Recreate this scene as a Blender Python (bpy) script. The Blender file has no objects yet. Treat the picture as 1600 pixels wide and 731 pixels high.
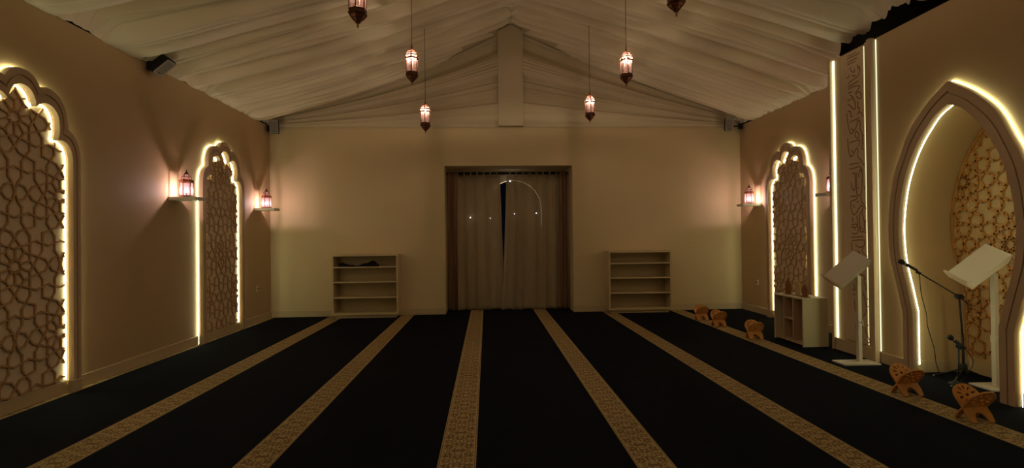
import bpy, math, random
import numpy as np
from mathutils import Vector, Matrix
from mathutils.geometry import tessellate_polygon

sc = bpy.context.scene
COL = sc.collection
PI = math.pi
rnd = random.Random(7)

# ------------------------------------------------------------------ materials
def new_mat(name):
    m = bpy.data.materials.new(name); m.use_nodes = True
    nt = m.node_tree; nt.nodes.clear()
    out = nt.nodes.new('ShaderNodeOutputMaterial')
    return m, nt, out

def paint(name, col, rough=.6, var=.08, scale=3.0, bump=.0, bscale=200.0, metallic=0.0, spec=.3):
    m, nt, out = new_mat(name)
    b = nt.nodes.new('ShaderNodeBsdfPrincipled')
    tc = nt.nodes.new('ShaderNodeTexCoord')
    nz = nt.nodes.new('ShaderNodeTexNoise'); nz.inputs['Scale'].default_value = scale; nz.inputs['Detail'].default_value = 4
    nt.links.new(tc.outputs['Object'], nz.inputs['Vector'])
    mx = nt.nodes.new('ShaderNodeMix'); mx.data_type = 'RGBA'
    mx.inputs['A'].default_value = (*[c*(1-var) for c in col], 1)
    mx.inputs['B'].default_value = (*[min(1, c*(1+var)) for c in col], 1)
    nt.links.new(nz.outputs['Fac'], mx.inputs['Factor'])
    nt.links.new(mx.outputs['Result'], b.inputs['Base Color'])
    b.inputs['Roughness'].default_value = rough
    b.inputs['Metallic'].default_value = metallic
    b.inputs['Specular IOR Level'].default_value = spec
    if bump:
        n2 = nt.nodes.new('ShaderNodeTexNoise'); n2.inputs['Scale'].default_value = bscale
        nt.links.new(tc.outputs['Object'], n2.inputs['Vector'])
        bp = nt.nodes.new('ShaderNodeBump'); bp.inputs['Strength'].default_value = bump; bp.inputs['Distance'].default_value = .004
        nt.links.new(n2.outputs['Fac'], bp.inputs['Height']); nt.links.new(bp.outputs['Normal'], b.inputs['Normal'])
    nt.links.new(b.outputs[0], out.inputs[0])
    return m

def wood(name, a, b_, scale=6.0, rough=.5):
    m, nt, out = new_mat(name)
    b = nt.nodes.new('ShaderNodeBsdfPrincipled')
    tc = nt.nodes.new('ShaderNodeTexCoord'); mp = nt.nodes.new('ShaderNodeMapping')
    mp.inputs['Scale'].default_value = (1, 1, .12)
    nz = nt.nodes.new('ShaderNodeTexNoise'); nz.inputs['Scale'].default_value = scale*10; nz.inputs['Detail'].default_value = 6
    nt.links.new(tc.outputs['Object'], mp.inputs['Vector']); nt.links.new(mp.outputs[0], nz.inputs['Vector'])
    cr = nt.nodes.new('ShaderNodeValToRGB')
    cr.color_ramp.elements[0].position = .3; cr.color_ramp.elements[0].color = (*a, 1)
    cr.color_ramp.elements[1].position = .7; cr.color_ramp.elements[1].color = (*b_, 1)
    nt.links.new(nz.outputs['Fac'], cr.inputs[0]); nt.links.new(cr.outputs[0], b.inputs['Base Color'])
    b.inputs['Roughness'].default_value = rough; b.inputs['Specular IOR Level'].default_value = .3
    nt.links.new(b.outputs[0], out.inputs[0])
    return m

def emis(name, col, strength):
    m, nt, out = new_mat(name)
    e = nt.nodes.new('ShaderNodeEmission'); e.inputs[0].default_value = (*col, 1); e.inputs[1].default_value = strength
    nt.links.new(e.outputs[0], out.inputs[0])
    return m

def sheer(name, col, transp=.18, transl=.25):
    m, nt, out = new_mat(name)
    d = nt.nodes.new('ShaderNodeBsdfDiffuse'); t = nt.nodes.new('ShaderNodeBsdfTranslucent'); tr = nt.nodes.new('ShaderNodeBsdfTransparent')
    tc = nt.nodes.new('ShaderNodeTexCoord'); nz = nt.nodes.new('ShaderNodeTexNoise'); nz.inputs['Scale'].default_value = 12
    nt.links.new(tc.outputs['Object'], nz.inputs['Vector'])
    mx = nt.nodes.new('ShaderNodeMix'); mx.data_type = 'RGBA'
    mx.inputs['A'].default_value = (*[c*.93 for c in col], 1); mx.inputs['B'].default_value = (*[c*1.05 for c in col], 1)
    nt.links.new(nz.outputs['Fac'], mx.inputs['Factor'])
    nt.links.new(mx.outputs['Result'], d.inputs[0]); nt.links.new(mx.outputs['Result'], t.inputs[0])
    m1 = nt.nodes.new('ShaderNodeMixShader'); m1.inputs[0].default_value = transl
    nt.links.new(d.outputs[0], m1.inputs[1]); nt.links.new(t.outputs[0], m1.inputs[2])
    m2 = nt.nodes.new('ShaderNodeMixShader'); m2.inputs[0].default_value = transp
    nt.links.new(m1.outputs[0], m2.inputs[1]); nt.links.new(tr.outputs[0], m2.inputs[2])
    nt.links.new(m2.outputs[0], out.inputs[0])
    return m

def lantern_glass(name, col):
    m, nt, out = new_mat(name)
    t = nt.nodes.new('ShaderNodeBsdfTranslucent'); t.inputs[0].default_value = (*col, 1)
    tr = nt.nodes.new('ShaderNodeBsdfTransparent'); tr.inputs[0].default_value = (1, .88, .89, 1)
    g = nt.nodes.new('ShaderNodeBsdfGlossy'); g.inputs['Roughness'].default_value = .15
    tc = nt.nodes.new('ShaderNodeTexCoord'); vz = nt.nodes.new('ShaderNodeTexVoronoi'); vz.inputs['Scale'].default_value = 40
    nt.links.new(tc.outputs['Object'], vz.inputs['Vector'])
    mr = nt.nodes.new('ShaderNodeMapRange'); mr.inputs['From Max'].default_value = .6
    mr.inputs['To Min'].default_value = .84; mr.inputs['To Max'].default_value = .94
    nt.links.new(vz.outputs['Distance'], mr.inputs['Value'])
    m1 = nt.nodes.new('ShaderNodeMixShader'); nt.links.new(mr.outputs[0], m1.inputs[0])
    nt.links.new(t.outputs[0], m1.inputs[1]); nt.links.new(tr.outputs[0], m1.inputs[2])
    m2 = nt.nodes.new('ShaderNodeMixShader'); m2.inputs[0].default_value = .06
    nt.links.new(m1.outputs[0], m2.inputs[1]); nt.links.new(g.outputs[0], m2.inputs[2])
    nt.links.new(m2.outputs[0], out.inputs[0])
    return m

def carpet_mat(name, sw):
    """navy pile with one ornamental beige border along local x 0..sw"""
    m, nt, out = new_mat(name)
    N = nt.nodes.new; L = nt.links.new
    b = N('ShaderNodeBsdfPrincipled'); b.inputs['Roughness'].default_value = .95; b.inputs['Specular IOR Level'].default_value = .05
    tc = N('ShaderNodeTexCoord'); sx = N('ShaderNodeSeparateXYZ'); L(tc.outputs['Object'], sx.inputs[0])
    def math_(op, a, bb=None, c=None):
        n = N('ShaderNodeMath'); n.operation = op
        for i, v in enumerate((a, bb, c)):
            if v is None: continue
            if isinstance(v, (int, float)): n.inputs[i].default_value = v
            else: L(v, n.inputs[i])
        return n.outputs[0]
    x = sx.outputs[0]
    # mirrored across-coordinate from the border's centre line
    xm = math_('ABSOLUTE', math_('SUBTRACT', x, sw/2))
    inside = math_('LESS_THAN', xm, sw/2)
    comb = N('ShaderNodeCombineXYZ'); L(math_('MULTIPLY', xm, 1.0), comb.inputs[0]); L(math_('PINGPONG', sx.outputs[1], .15), comb.inputs[1])
    vo = N('ShaderNodeTexVoronoi'); vo.feature = 'DISTANCE_TO_EDGE'; vo.inputs['Scale'].default_value = 40; vo.inputs['Randomness'].default_value = .75
    L(comb.outputs[0], vo.inputs['Vector'])
    line = math_('LESS_THAN', vo.outputs['Distance'], .11)
    # plain edge bands: |x| beyond .88 half-width plain light, thin dark line at .90 and .97
    t = math_('DIVIDE', xm, sw/2)
    band = math_('GREATER_THAN', t, .84)
    dk1 = math_('MULTIPLY', math_('GREATER_THAN', t, .90), math_('LESS_THAN', t, .955))
    patt = math_('MULTIPLY', line, math_('SUBTRACT', 1.0, band))
    dark = math_('MAXIMUM', patt, dk1)
    nz = N('ShaderNodeTexNoise'); nz.inputs['Scale'].default_value = 90; L(tc.outputs['Object'], nz.inputs['Vector'])
    c1 = N('ShaderNodeMix'); c1.data_type = 'RGBA'; c1.inputs['A'].default_value = (.70, .52, .26, 1); c1.inputs['B'].default_value = (.25, .16, .065, 1)
    L(math_('MULTIPLY', dark, .9), c1.inputs['Factor'])
    c2 = N('ShaderNodeMix'); c2.data_type = 'RGBA'; c2.blend_type = 'MULTIPLY'; c2.inputs['Factor'].default_value = .5
    L(c1.outputs['Result'], c2.inputs['A']); L(nz.outputs['Fac'], c2.inputs['B'])
    nv = N('ShaderNodeMix'); nv.data_type = 'RGBA'; nv.inputs['A'].default_value = (.006, .0075, .013, 1); nv.inputs['B'].default_value = (.010, .0115, .018, 1)
    n3 = N('ShaderNodeTexNoise'); n3.inputs['Scale'].default_value = 2.2; L(tc.outputs['Object'], n3.inputs['Vector'])
    L(n3.outputs['Fac'], nv.inputs['Factor'])
    c3 = N('ShaderNodeMix'); c3.data_type = 'RGBA'; L(inside, c3.inputs['Factor']); L(nv.outputs['Result'], c3.inputs['A']); L(c2.outputs['Result'], c3.inputs['B'])
    L(c3.outputs['Result'], b.inputs['Base Color'])
    bp = N('ShaderNodeBump'); bp.inputs['Strength'].default_value = .4; bp.inputs['Distance'].default_value = .004
    L(nz.outputs['Fac'], bp.inputs['Height']); L(bp.outputs['Normal'], b.inputs['Normal'])
    L(b.outputs[0], out.inputs[0])
    return m

LEDC = (.95, 1.0, .60)
M = dict(
    wall=paint('shaded_wall_paint', (.54, .385, .205), .65, .05, 1.2),  # side walls toned darker than the back wall to stand in for shade
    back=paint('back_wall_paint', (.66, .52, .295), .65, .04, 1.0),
    base=paint('baseboard_paint', (.58, .45, .27), .5, .04, 3),
    frame=paint('arch_frame_paint', (.58, .42, .27), .6, .04, 4),
    panelback=paint('panel_backing', (.75, .61, .43), .7, .05, 3),
    lattice=wood('lattice_wood', (.50, .31, .15), (.60, .39, .20)),
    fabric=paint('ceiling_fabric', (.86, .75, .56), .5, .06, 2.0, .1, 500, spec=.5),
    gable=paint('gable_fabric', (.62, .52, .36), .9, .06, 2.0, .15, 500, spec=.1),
    curtain=sheer('sheer_curtain', (.56, .44, .27), .32, .2),
    drape=paint('dark_drape', (.26, .15, .09), .9, .08, 5, spec=.1),
    tarp=paint('tent_tarp', (.035, .024, .017), .9, .1, 1),
    white=paint('white_lacquer', (.62, .545, .43), .45, .03, 3),
    shelfw=paint('shelf_laminate', (.58, .45, .25), .5, .04, 3),
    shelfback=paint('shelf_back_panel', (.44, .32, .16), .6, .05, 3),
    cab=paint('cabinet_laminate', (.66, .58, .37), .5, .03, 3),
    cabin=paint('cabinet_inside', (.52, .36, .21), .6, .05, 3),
    rehal=wood('rehal_wood', (.60, .26, .06), (.70, .33, .085), 4, .45),
    plaque=wood('plaque_wood', (.22, .09, .03), (.30, .13, .05), 4, .5),
    plaquec=wood('pale_plaque_wood', (.50, .36, .17), (.58, .43, .22), 4, .5),
    black=paint('black_metal', (.012, .012, .013), .45, .1, 30, spec=.4),
    blackp=paint('black_plastic', (.014, .013, .013), .6, .1, 30, spec=.3),
    grille=paint('speaker_grille', (.22, .18, .15), .6, .06, 300, .3, 900),
    grillef=paint('speaker_front_frame', (.36, .30, .25), .5, .05, 20),
    micgrille=paint('microphone_grille', (.03, .03, .03), .35, .3, 400, .6, 900, .6),
    copper=paint('copper_metal', (.36, .15, .075), .35, .15, 30, 0, 200, .75, .5),
    darkcopper=paint('dark_copper', (.14, .055, .03), .4, .15, 30, 0, 200, .7, .5),
    glass=lantern_glass('pink_lantern_glass', (.62, .34, .36)),
    plastic=paint('socket_plastic', (.75, .66, .50), .4, .02, 5),
    dark=paint('dark_slot', (.02, .016, .012), .7, .05, 5),
    text=paint('engraved_lettering', (.26, .14, .07), .8, .05, 30),
    board=paint('calligraphy_board', (.66, .50, .32), .7, .06, 5),
    cloth=paint('black_cloth', (.012, .010, .010), .95, .2, 30, .3, 150, spec=.05),
    chrome=paint('steel', (.5, .48, .45), .3, .05, 30, 0, 200, 1, .5),
    led=emis('led_strip_light', LEDC, 9.5),
    leds=emis('side_led_light', LEDC, 2.6),
    ledw=emis('dim_led_light', LEDC, .8),
    ledp=emis('pilaster_led_light', LEDC, 1.0),
    bulb=emis('lantern_bulb', (1.0, .81, .86), 600.0),
    hbulb=emis('hanging_lantern_bulb', (1.0, .88, .62), 950.0),
    dot=emis('outdoor_lamp_light', (.9, .88, 1.0), 9.0),
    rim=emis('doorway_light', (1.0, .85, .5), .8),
)

# ------------------------------------------------------------------ mesh helpers
class MB:
    def __init__(s): s.v = []; s.f = []
    def add(s, vs, fs, mat=None):
        o = len(s.v)
        s.v += [tuple(mat @ Vector(p)) if mat is not None else tuple(p) for p in vs]
        s.f += [tuple(i+o for i in f) for f in fs]
        return s
    def box(s, x0, x1, y0, y1, z0, z1, mat=None):
        vs = [(x, y, z) for x in (x0, x1) for y in (y0, y1) for z in (z0, z1)]
        fs = [(0, 1, 3, 2), (4, 6, 7, 5), (0, 4, 5, 1), (2, 3, 7, 6), (0, 2, 6, 4), (1, 5, 7, 3)]
        return s.add(vs, fs, mat)
    def tube(s, pts, r, n=8, caps=True, mat=None):
        pts = [Vector(p) for p in pts]; rs = r if isinstance(r, (list, tuple)) else [r]*len(pts)
        vs = []; fs = []; up = None
        for i, p in enumerate(pts):
            d = (pts[min(i+1, len(pts)-1)]-pts[max(i-1, 0)]).normalized()
            if up is None:
                up = Vector((0, 0, 1)) if abs(d.z) < .9 else Vector((1, 0, 0))
            a = d.cross(up).normalized(); b = a.cross(d).normalized(); up = b
            for k in range(n):
                t = 2*PI*k/n; vs.append(p+rs[i]*(math.cos(t)*a+math.sin(t)*b))
        for i in range(len(pts)-1):
            for k in range(n):
                fs.append((i*n+k, i*n+(k+1) % n, (i+1)*n+(k+1) % n, (i+1)*n+k))
        if caps: fs += [tuple(range(n))[::-1], tuple((len(pts)-1)*n+k for k in range(n))]
        return s.add(vs, fs, mat)
    def lathe(s, prof, n=16, mat=None, rot=0.0):
        vs = []; fs = []
        for r, z in prof:
            for k in range(n):
                t = 2*PI*k/n+rot; vs.append((r*math.cos(t), r*math.sin(t), z))
        for i in range(len(prof)-1):
            for k in range(n): fs.append((i*n+k, i*n+(k+1) % n, (i+1)*n+(k+1) % n, (i+1)*n+k))
        fs += [tuple(range(n))[::-1], tuple((len(prof)-1)*n+k for k in range(n))]
        return s.add(vs, fs, mat)
    def prism(s, outer, holes, d0, d1, mat=None):
        """outline in local (a,b) extruded along local c from d0 to d1"""
        loops = [outer]+list(holes)
        tris = tessellate_polygon([[Vector((a, b, 0)) for a, b in lp] for lp in loops])
        flat = [p for lp in loops for p in lp]; n = len(flat)
        vs = [(a, b, d0) for a, b in flat]+[(a, b, d1) for a, b in flat]
        fs = [tuple(t) for t in tris]+[tuple(i+n for i in t[::-1]) for t in tris]
        o = 0
        for lp in loops:
            m = len(lp)
            for i in range(m): fs.append((o+i, o+(i+1) % m, o+(i+1) % m+n, o+i+n))
            o += m
        return s.add(vs, fs, mat)
    def sphere(s, c, r, n=12, m=8, sq=(1, 1, 1)):
        vs = [(0, 0, -1)]; fs = []
        for i in range(1, m):
            ph = -PI/2+PI*i/m
            for k in range(n): t = 2*PI*k/n; vs.append((math.cos(ph)*math.cos(t), math.cos(ph)*math.sin(t), math.sin(ph)))
        vs.append((0, 0, 1)); last = len(vs)-1
        for k in range(n): fs.append((0, 1+(k+1) % n, 1+k)); fs.append((last, last-n+k, last-n+(k+1) % n))
        for i in range(m-2):
            for k in range(n): fs.append((1+i*n+k, 1+i*n+(k+1) % n, 1+(i+1)*n+(k+1) % n, 1+(i+1)*n+k))
        vs = [(c[0]+r*sq[0]*x, c[1]+r*sq[1]*y, c[2]+r*sq[2]*z) for x, y, z in vs]
        return s.add(vs, fs)
    def ribbon(s, path, d0, d1, mat=None):
        """open band following a 2D path, width d0..d1 along local c"""
        n = len(path)
        vs = [(a, b, d0) for a, b in path]+[(a, b, d1) for a, b in path]
        return s.add(vs, [(i, i+1, i+1+n, i+n) for i in range(n-1)], mat)
    def build(s, name, mat, parent=None, smooth=False, bevel=0, solid=0, fixn=True):
        me = bpy.data.meshes.new(name); me.from_pydata(s.v, [], s.f)
        if fixn:
            import bmesh
            bm = bmesh.new(); bm.from_mesh(me); bmesh.ops.recalc_face_normals(bm, faces=bm.faces); bm.to_mesh(me); bm.free()
        me.materials.append(mat)
        if smooth: me.polygons.foreach_set('use_smooth', [True]*len(me.polygons))
        o = bpy.data.objects.new(name, me); COL.objects.link(o)
        if parent: o.parent = parent
        if bevel:
            b = o.modifiers.new('bevel', 'BEVEL'); b.width = bevel; b.segments = 2; b.limit_method = 'ANGLE'
        if solid:
            b = o.modifiers.new('solid', 'SOLIDIFY'); b.thickness = solid; b.offset = 0
        return o

def tag(o, label=None, cat=None, group=None, kind=None):
    if label: o['label'] = label
    if cat: o['category'] = cat
    if group: o['group'] = group
    if kind: o['kind'] = kind
    return o
def empty(name, loc, label, cat, group=None, rz=0.0):
    o = bpy.data.objects.new(name, None); COL.objects.link(o)
    o.location = loc; o.rotation_euler = (0, 0, rz); o.empty_display_size = .1
    return tag(o, label, cat, group)
def dup(root, loc, label, rz=None):
    r = root.copy(); COL.objects.link(r); r.location = loc; r['label'] = label
    if rz is not None: r.rotation_euler = (0, 0, rz)
    for ch in list(root.children):
        c = ch.copy(); COL.objects.link(c); c.parent = r
        for g in list(ch.children):
            d = g.copy(); COL.objects.link(d); d.parent = c
    return r
def struct(o): o['kind'] = 'structure'; return o

def spline(pts, n):
    """n+1 samples of a Catmull-Rom curve through pts, even in arc length"""
    P = [Vector((a, b)) for a, b in pts]
    Q = [2*P[0]-P[1]]+P+[2*P[-1]-P[-2]]
    dense = []
    for i in range(1, len(Q)-2):
        p0, p1, p2, p3 = Q[i-1], Q[i], Q[i+1], Q[i+2]
        for k in range(12):
            t = k/12
            dense.append(.5*((2*p1)+(-p0+p2)*t+(2*p0-5*p1+4*p2-p3)*t*t+(-p0+3*p1-3*p2+p3)*t**3))
    dense.append(P[-1])
    L = [0.0]
    for a, b in zip(dense, dense[1:]): L.append(L[-1]+(b-a).length)
    out = []; j = 0
    for k in range(n+1):
        t = L[-1]*k/n
        while j < len(L)-2 and L[j+1] < t: j += 1
        u = (t-L[j])/max(1e-9, L[j+1]-L[j]); q = dense[j].lerp(dense[j+1], min(1, u)); out.append((q.x, q.y))
    return out

# ------------------------------------------------------------------ room numbers (metres, camera stands over the origin)
XL, XR, YB, YF = -3.83, 4.715, 9.28, -3.0
HW = 3.39
XRIDGE, ZRIDGE = .467, 5.165
XM = 4.13                      # face of the projecting niche wall
BBH = .113

# floor and walls
struct(MB().box(-4.2, 5.0, YF-.1, 10.6, -.11, -.013).build('floor', paint('floor_screed', (.05, .045, .04), .9)))
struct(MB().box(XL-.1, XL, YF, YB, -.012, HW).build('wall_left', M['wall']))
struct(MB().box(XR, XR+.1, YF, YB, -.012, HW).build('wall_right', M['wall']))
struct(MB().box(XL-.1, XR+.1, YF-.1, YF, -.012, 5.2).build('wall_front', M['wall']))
OX0, OX1, OH = -.752, 1.572, 2.672
YV = 9.93
wb = MB()
wb.box(XL-.1, OX0, YB, YB+.08, -.012, HW).box(OX1, XR+.1, YB, YB+.08, -.012, HW).box(OX0, OX1, YB, YB+.08, OH, HW)
wb.box(OX0-.08, OX0, YB+.08, YV, -.012, OH).box(OX1, OX1+.08, YB+.08, YV, -.012, OH).box(OX0-.08, OX1+.08, YB+.08, YV, OH, OH+.08)
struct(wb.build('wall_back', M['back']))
# arched doorway at the rear of the curtained recess
arc = [(.55*math.cos(t), 1.93+.55*math.sin(t)) for t in [PI*i/24 for i in range(25)]]
dcx = .52
hole = [(.55, 0.0)]+arc+[(-.55, 0.0)]
TY = Matrix(((1, 0, 0, dcx), (0, 0, 1, YV), (0, 1, 0, 0), (0, 0, 0, 1)))   # (a,b,c) -> (x=a, z=b, y=c)
dp = MB().prism([(OX0-.08-dcx, 0.0), *[(OX0-.08-dcx, OH+.08), (OX1+.08-dcx, OH+.08), (OX1+.08-dcx, 0.0)], (.55, 0.0), *arc, (-.55, 0.0)], [], 0, .06, TY)
d1 = struct(dp.build('door_1', M['back']))
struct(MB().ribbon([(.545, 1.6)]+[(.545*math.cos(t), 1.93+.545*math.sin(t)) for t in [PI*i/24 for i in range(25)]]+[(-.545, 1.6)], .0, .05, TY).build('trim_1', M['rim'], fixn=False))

# carpet rolls
edges = [-3.99, -2.793, -1.535, -.311, .868, 2.09, 3.34, 4.712]
SW = [.23, .247, .222, .231, .226, .218, .240]
cl = ['leftmost navy carpet roll, its beige border tucked along the left wall',
      'navy carpet roll second from left, beige border meeting the left bookshelf',
      'navy carpet roll third from left, right of the left bookshelf',
      'middle navy carpet roll running up to the left half of the curtain',
      'navy carpet roll running up to the right half of the curtain',
      'navy carpet roll ending under the right bookshelf',
      'rightmost navy carpet roll, wooden book rests standing on its beige border']
for i in range(7):
    x0, x1 = edges[i], edges[i+1]
    xa = XL+.002 if i == 0 else x0
    yend = YB-.002 if i not in (3, 4) else YV-.01
    if i == 3: b = [(xa, YF+.02), (x1-.003, YF+.02), (x1-.003, yend), (xa, yend)]
    elif i == 2: b = [(xa, YF+.02), (x1-.003, YF+.02), (x1-.003, YV-.01), (OX0+.005, YV-.01), (OX0+.005, YB-.002), (xa, YB-.002)]
    elif i == 4: b = [(xa, YF+.02), (x1-.003, YF+.02), (x1-.003, YB-.002), (OX1-.005, YB-.002), (OX1-.005, YV-.01), (xa, YV-.01)]
    else: b = [(xa, YF+.02), (x1-.003, YF+.02), (x1-.003, yend), (xa, yend)]
    ox = x0
    o = MB().prism([(x-ox, y) for x, y in b], [], -.0125, 0).build('prayer_carpet', carpet_mat('carpet_%d' % i, SW[i]))
    o.location = (ox, 0, 0)
    tag(o, cl[i], 'carpet', 'prayer carpet rolls')

# baseboards
struct(MB().box(XL, XL+.014, YF, YB, 0.0, BBH).build('baseboard_left', M['base'], bevel=.004))
struct(MB().box(XR-.014, XR, 5.92, YB, 0.0, BBH).build('baseboard_right', M['base'], bevel=.004))
struct(MB().box(XL+.014, OX0, YB-.014, YB, 0.0, BBH).box(OX1, XR-.014, YB-.014, YB, 0.0, BBH).build('baseboard_back', M['base'], bevel=.004))

# ------------------------------------------------------------------ tent cloth
ng = np.random.default_rng(11)
def noise1(freq, n=4000, seed=0):
    g = np.random.default_rng(seed); tab = g.uniform(-1, 1, n)
    def f(x):
        x = np.asarray(x)*freq+1000.0; i = np.floor(x).astype(int); t = x-i; t = t*t*(3-2*t)
        return tab[i % n]*(1-t)+tab[(i+1) % n]*t
    return f
n_a, n_b, n_c, n_d, n_w = noise1(3.9, seed=1), noise1(8.5, seed=2), noise1(17, seed=3), noise1(.9, seed=4), noise1(.5, seed=5)
def folds(s, u):
    """cloth pleats: s across the pleats in metres, u along them in metres"""
    s = s+.04*n_w(u*2.0+s*.3)+.02*n_d(u*1.5+7)
    mod = .6+.4*n_d(s*.7+u*.35)
    mod2 = np.clip(.5+.8*n_d(s*1.3-u*.5+33), 0, 1.2)
    r = lambda x: 1-2*np.abs(x)
    slit = lambda x, w: np.exp(-np.abs(x)/w)
    return .095*mod*r(n_a(s))+.06*np.clip(mod2+.2, .2, 1)*r(n_b(s+.02*u))+.019*r(n_c(s-.02*u))+.13*np.clip(mod2+.15, .15, 1)*slit(n_a(s+.09+.03*u), .2)+.07*slit(n_b(s*1.1+50), .3)*np.clip(mod, .2, 1)
def grid_mesh(name, P, mat, flip=False):
    a, b = P.shape[:2]
    mb = MB(); mb.v = [tuple(p) for p in P.reshape(-1, 3)]
    mb.f = [(i*b+j, i*b+j+1, (i+1)*b+j+1, (i+1)*b+j) for i in range(a-1) for j in range(b-1)]
    return mb.build(name, mat, smooth=True, fixn=False)
KS_L = (ZRIDGE-HW)/(XRIDGE-XL); KS_R = (ZRIDGE-HW)/(XR-XRIDGE)
def slope(side):
    S = np.linspace(YF-.7, YB+.03, 1600)[:, None]; T = np.linspace(0, 1, 70)[None, :]   # T 0 at the ridge; grid lines follow the pleats
    full = (XRIDGE-XL) if side < 0 else (XR-XRIDGE)
    ru = (1-T)*full
    Y = np.clip(S+.2*ru-.05*ru*np.sin(ru), YF+.02, YB+.03)
    if side < 0:
        x = XRIDGE-T*full+0*Y; z = ZRIDGE-T*(ZRIDGE-HW)+0*Y
        sag = .17*np.sin(PI*T); run_u = ru
    else:
        # in front of the niche wall the cloth stops short with a scalloped hem
        cut = 1/(1+np.exp((Y-6.15)/.11)); hem = full-.005-cut*(.54-.05*np.abs(np.sin(Y*13+.6*np.sin(Y*4.1))))
        x = XRIDGE+T*hem; z = ZRIDGE-(x-XRIDGE)*KS_R; sag = .08*np.sin(PI*T)
        run_u = XR-x
    d = folds(S+0*run_u, run_u)*2.3
    d = np.where(d < 0, -.05*np.tanh(-d/.05), d)
    fade = np.clip((1-T)/.035, 0, 1)*.92+.08
    if side > 0: fade = np.maximum(fade, .25*np.clip((6.2-Y)/.3, 0, 1))
    fade = fade*np.clip(T/.03, 0, 1)
    zz = z-sag+d*fade+.035*(1-T)-.012*T
    return np.stack([x+0*zz, Y+0*zz, zz], -1)
o = grid_mesh('ceiling_drape', slope(-1), M['fabric'])
tag(o, 'pleated cream cloth ceiling lining, slope rising from the left wall', 'ceiling drape', 'ceiling linings')
o = grid_mesh('ceiling_drape', slope(1), M['fabric'])
tag(o, 'pleated cream cloth ceiling lining, slope falling to the right wall with a loose scalloped hem', 'ceiling drape', 'ceiling linings')
def gable(x_out, x_in, k, sagk):
    U = np.linspace(0, 1, 90)[:, None]; T = np.linspace(0, 1, 120)[None, :]
    x = x_out+U*(x_in-x_out)
    top = HW+U*abs(x_in-x_out)*k+.17-sagk*np.sin(PI*np.clip(U*.95, 0, 1))
    zb = HW-.025
    z = zb+T*(top-zb)
    s = T*1.5
    r = lambda q: 1-2*np.abs(q)
    d = .085*r(noise1(4.2, seed=21)(s+.05*U))+.04*r(noise1(9, seed=22)(s-.04*U))+.014*r(noise1(19, seed=23)(s))
    y = YB-.03-(.2+.8*U)*d*np.clip(np.minimum(T, 1.0)/.04, 0, 1)
    return np.stack([x+0*y, y, z], -1)
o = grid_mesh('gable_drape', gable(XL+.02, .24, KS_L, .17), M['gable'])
tag(o, 'cream cloth fanned in flat pleats across the gable left of the wrapped post', 'gable drape', 'gable drapes')
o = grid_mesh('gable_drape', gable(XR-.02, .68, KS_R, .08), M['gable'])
tag(o, 'cream cloth fanned in flat pleats across the gable right of the wrapped post', 'gable drape', 'gable drapes')
o = MB().prism([(.236, HW-.02), (.683, HW-.02), (.683, 5.07), (.46, 5.19), (.236, 5.07)], [], YB-.13, YB-.02,
               Matrix(((1, 0, 0, 0), (0, 0, 1, 0), (0, 1, 0, 0), (0, 0, 0, 1)))).build('cloth_wrapped_post', M['gable'], bevel=.012)
tag(o, 'upright post wrapped in smooth beige cloth at the centre of the gable', 'post')
# outer tent skin above the lining
E_ = .16
tp = MB().prism([(XL-.35, HW+.15), (XRIDGE, ZRIDGE+.42), (XR+.35, HW+.15), (XR+.35, HW+.3), (XRIDGE, ZRIDGE+.57), (XL-.35, HW+.3)], [], YF-.1, YB+.3,
                Matrix(((1, 0, 0, 0), (0, 0, 1, 0), (0, 1, 0, 0), (0, 0, 0, 1))))
struct(tp.build('ceiling', M['tarp']))
struct(MB().prism([(XL-.1, HW-.02), (XR+.1, HW-.02), (XRIDGE, ZRIDGE+.4)], [], YB+.06, YB+.1,
                Matrix(((1, 0, 0, 0), (0, 0, 1, 0), (0, 1, 0, 0), (0, 0, 0, 1)))).build('wall_gable', M['tarp']))

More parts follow.
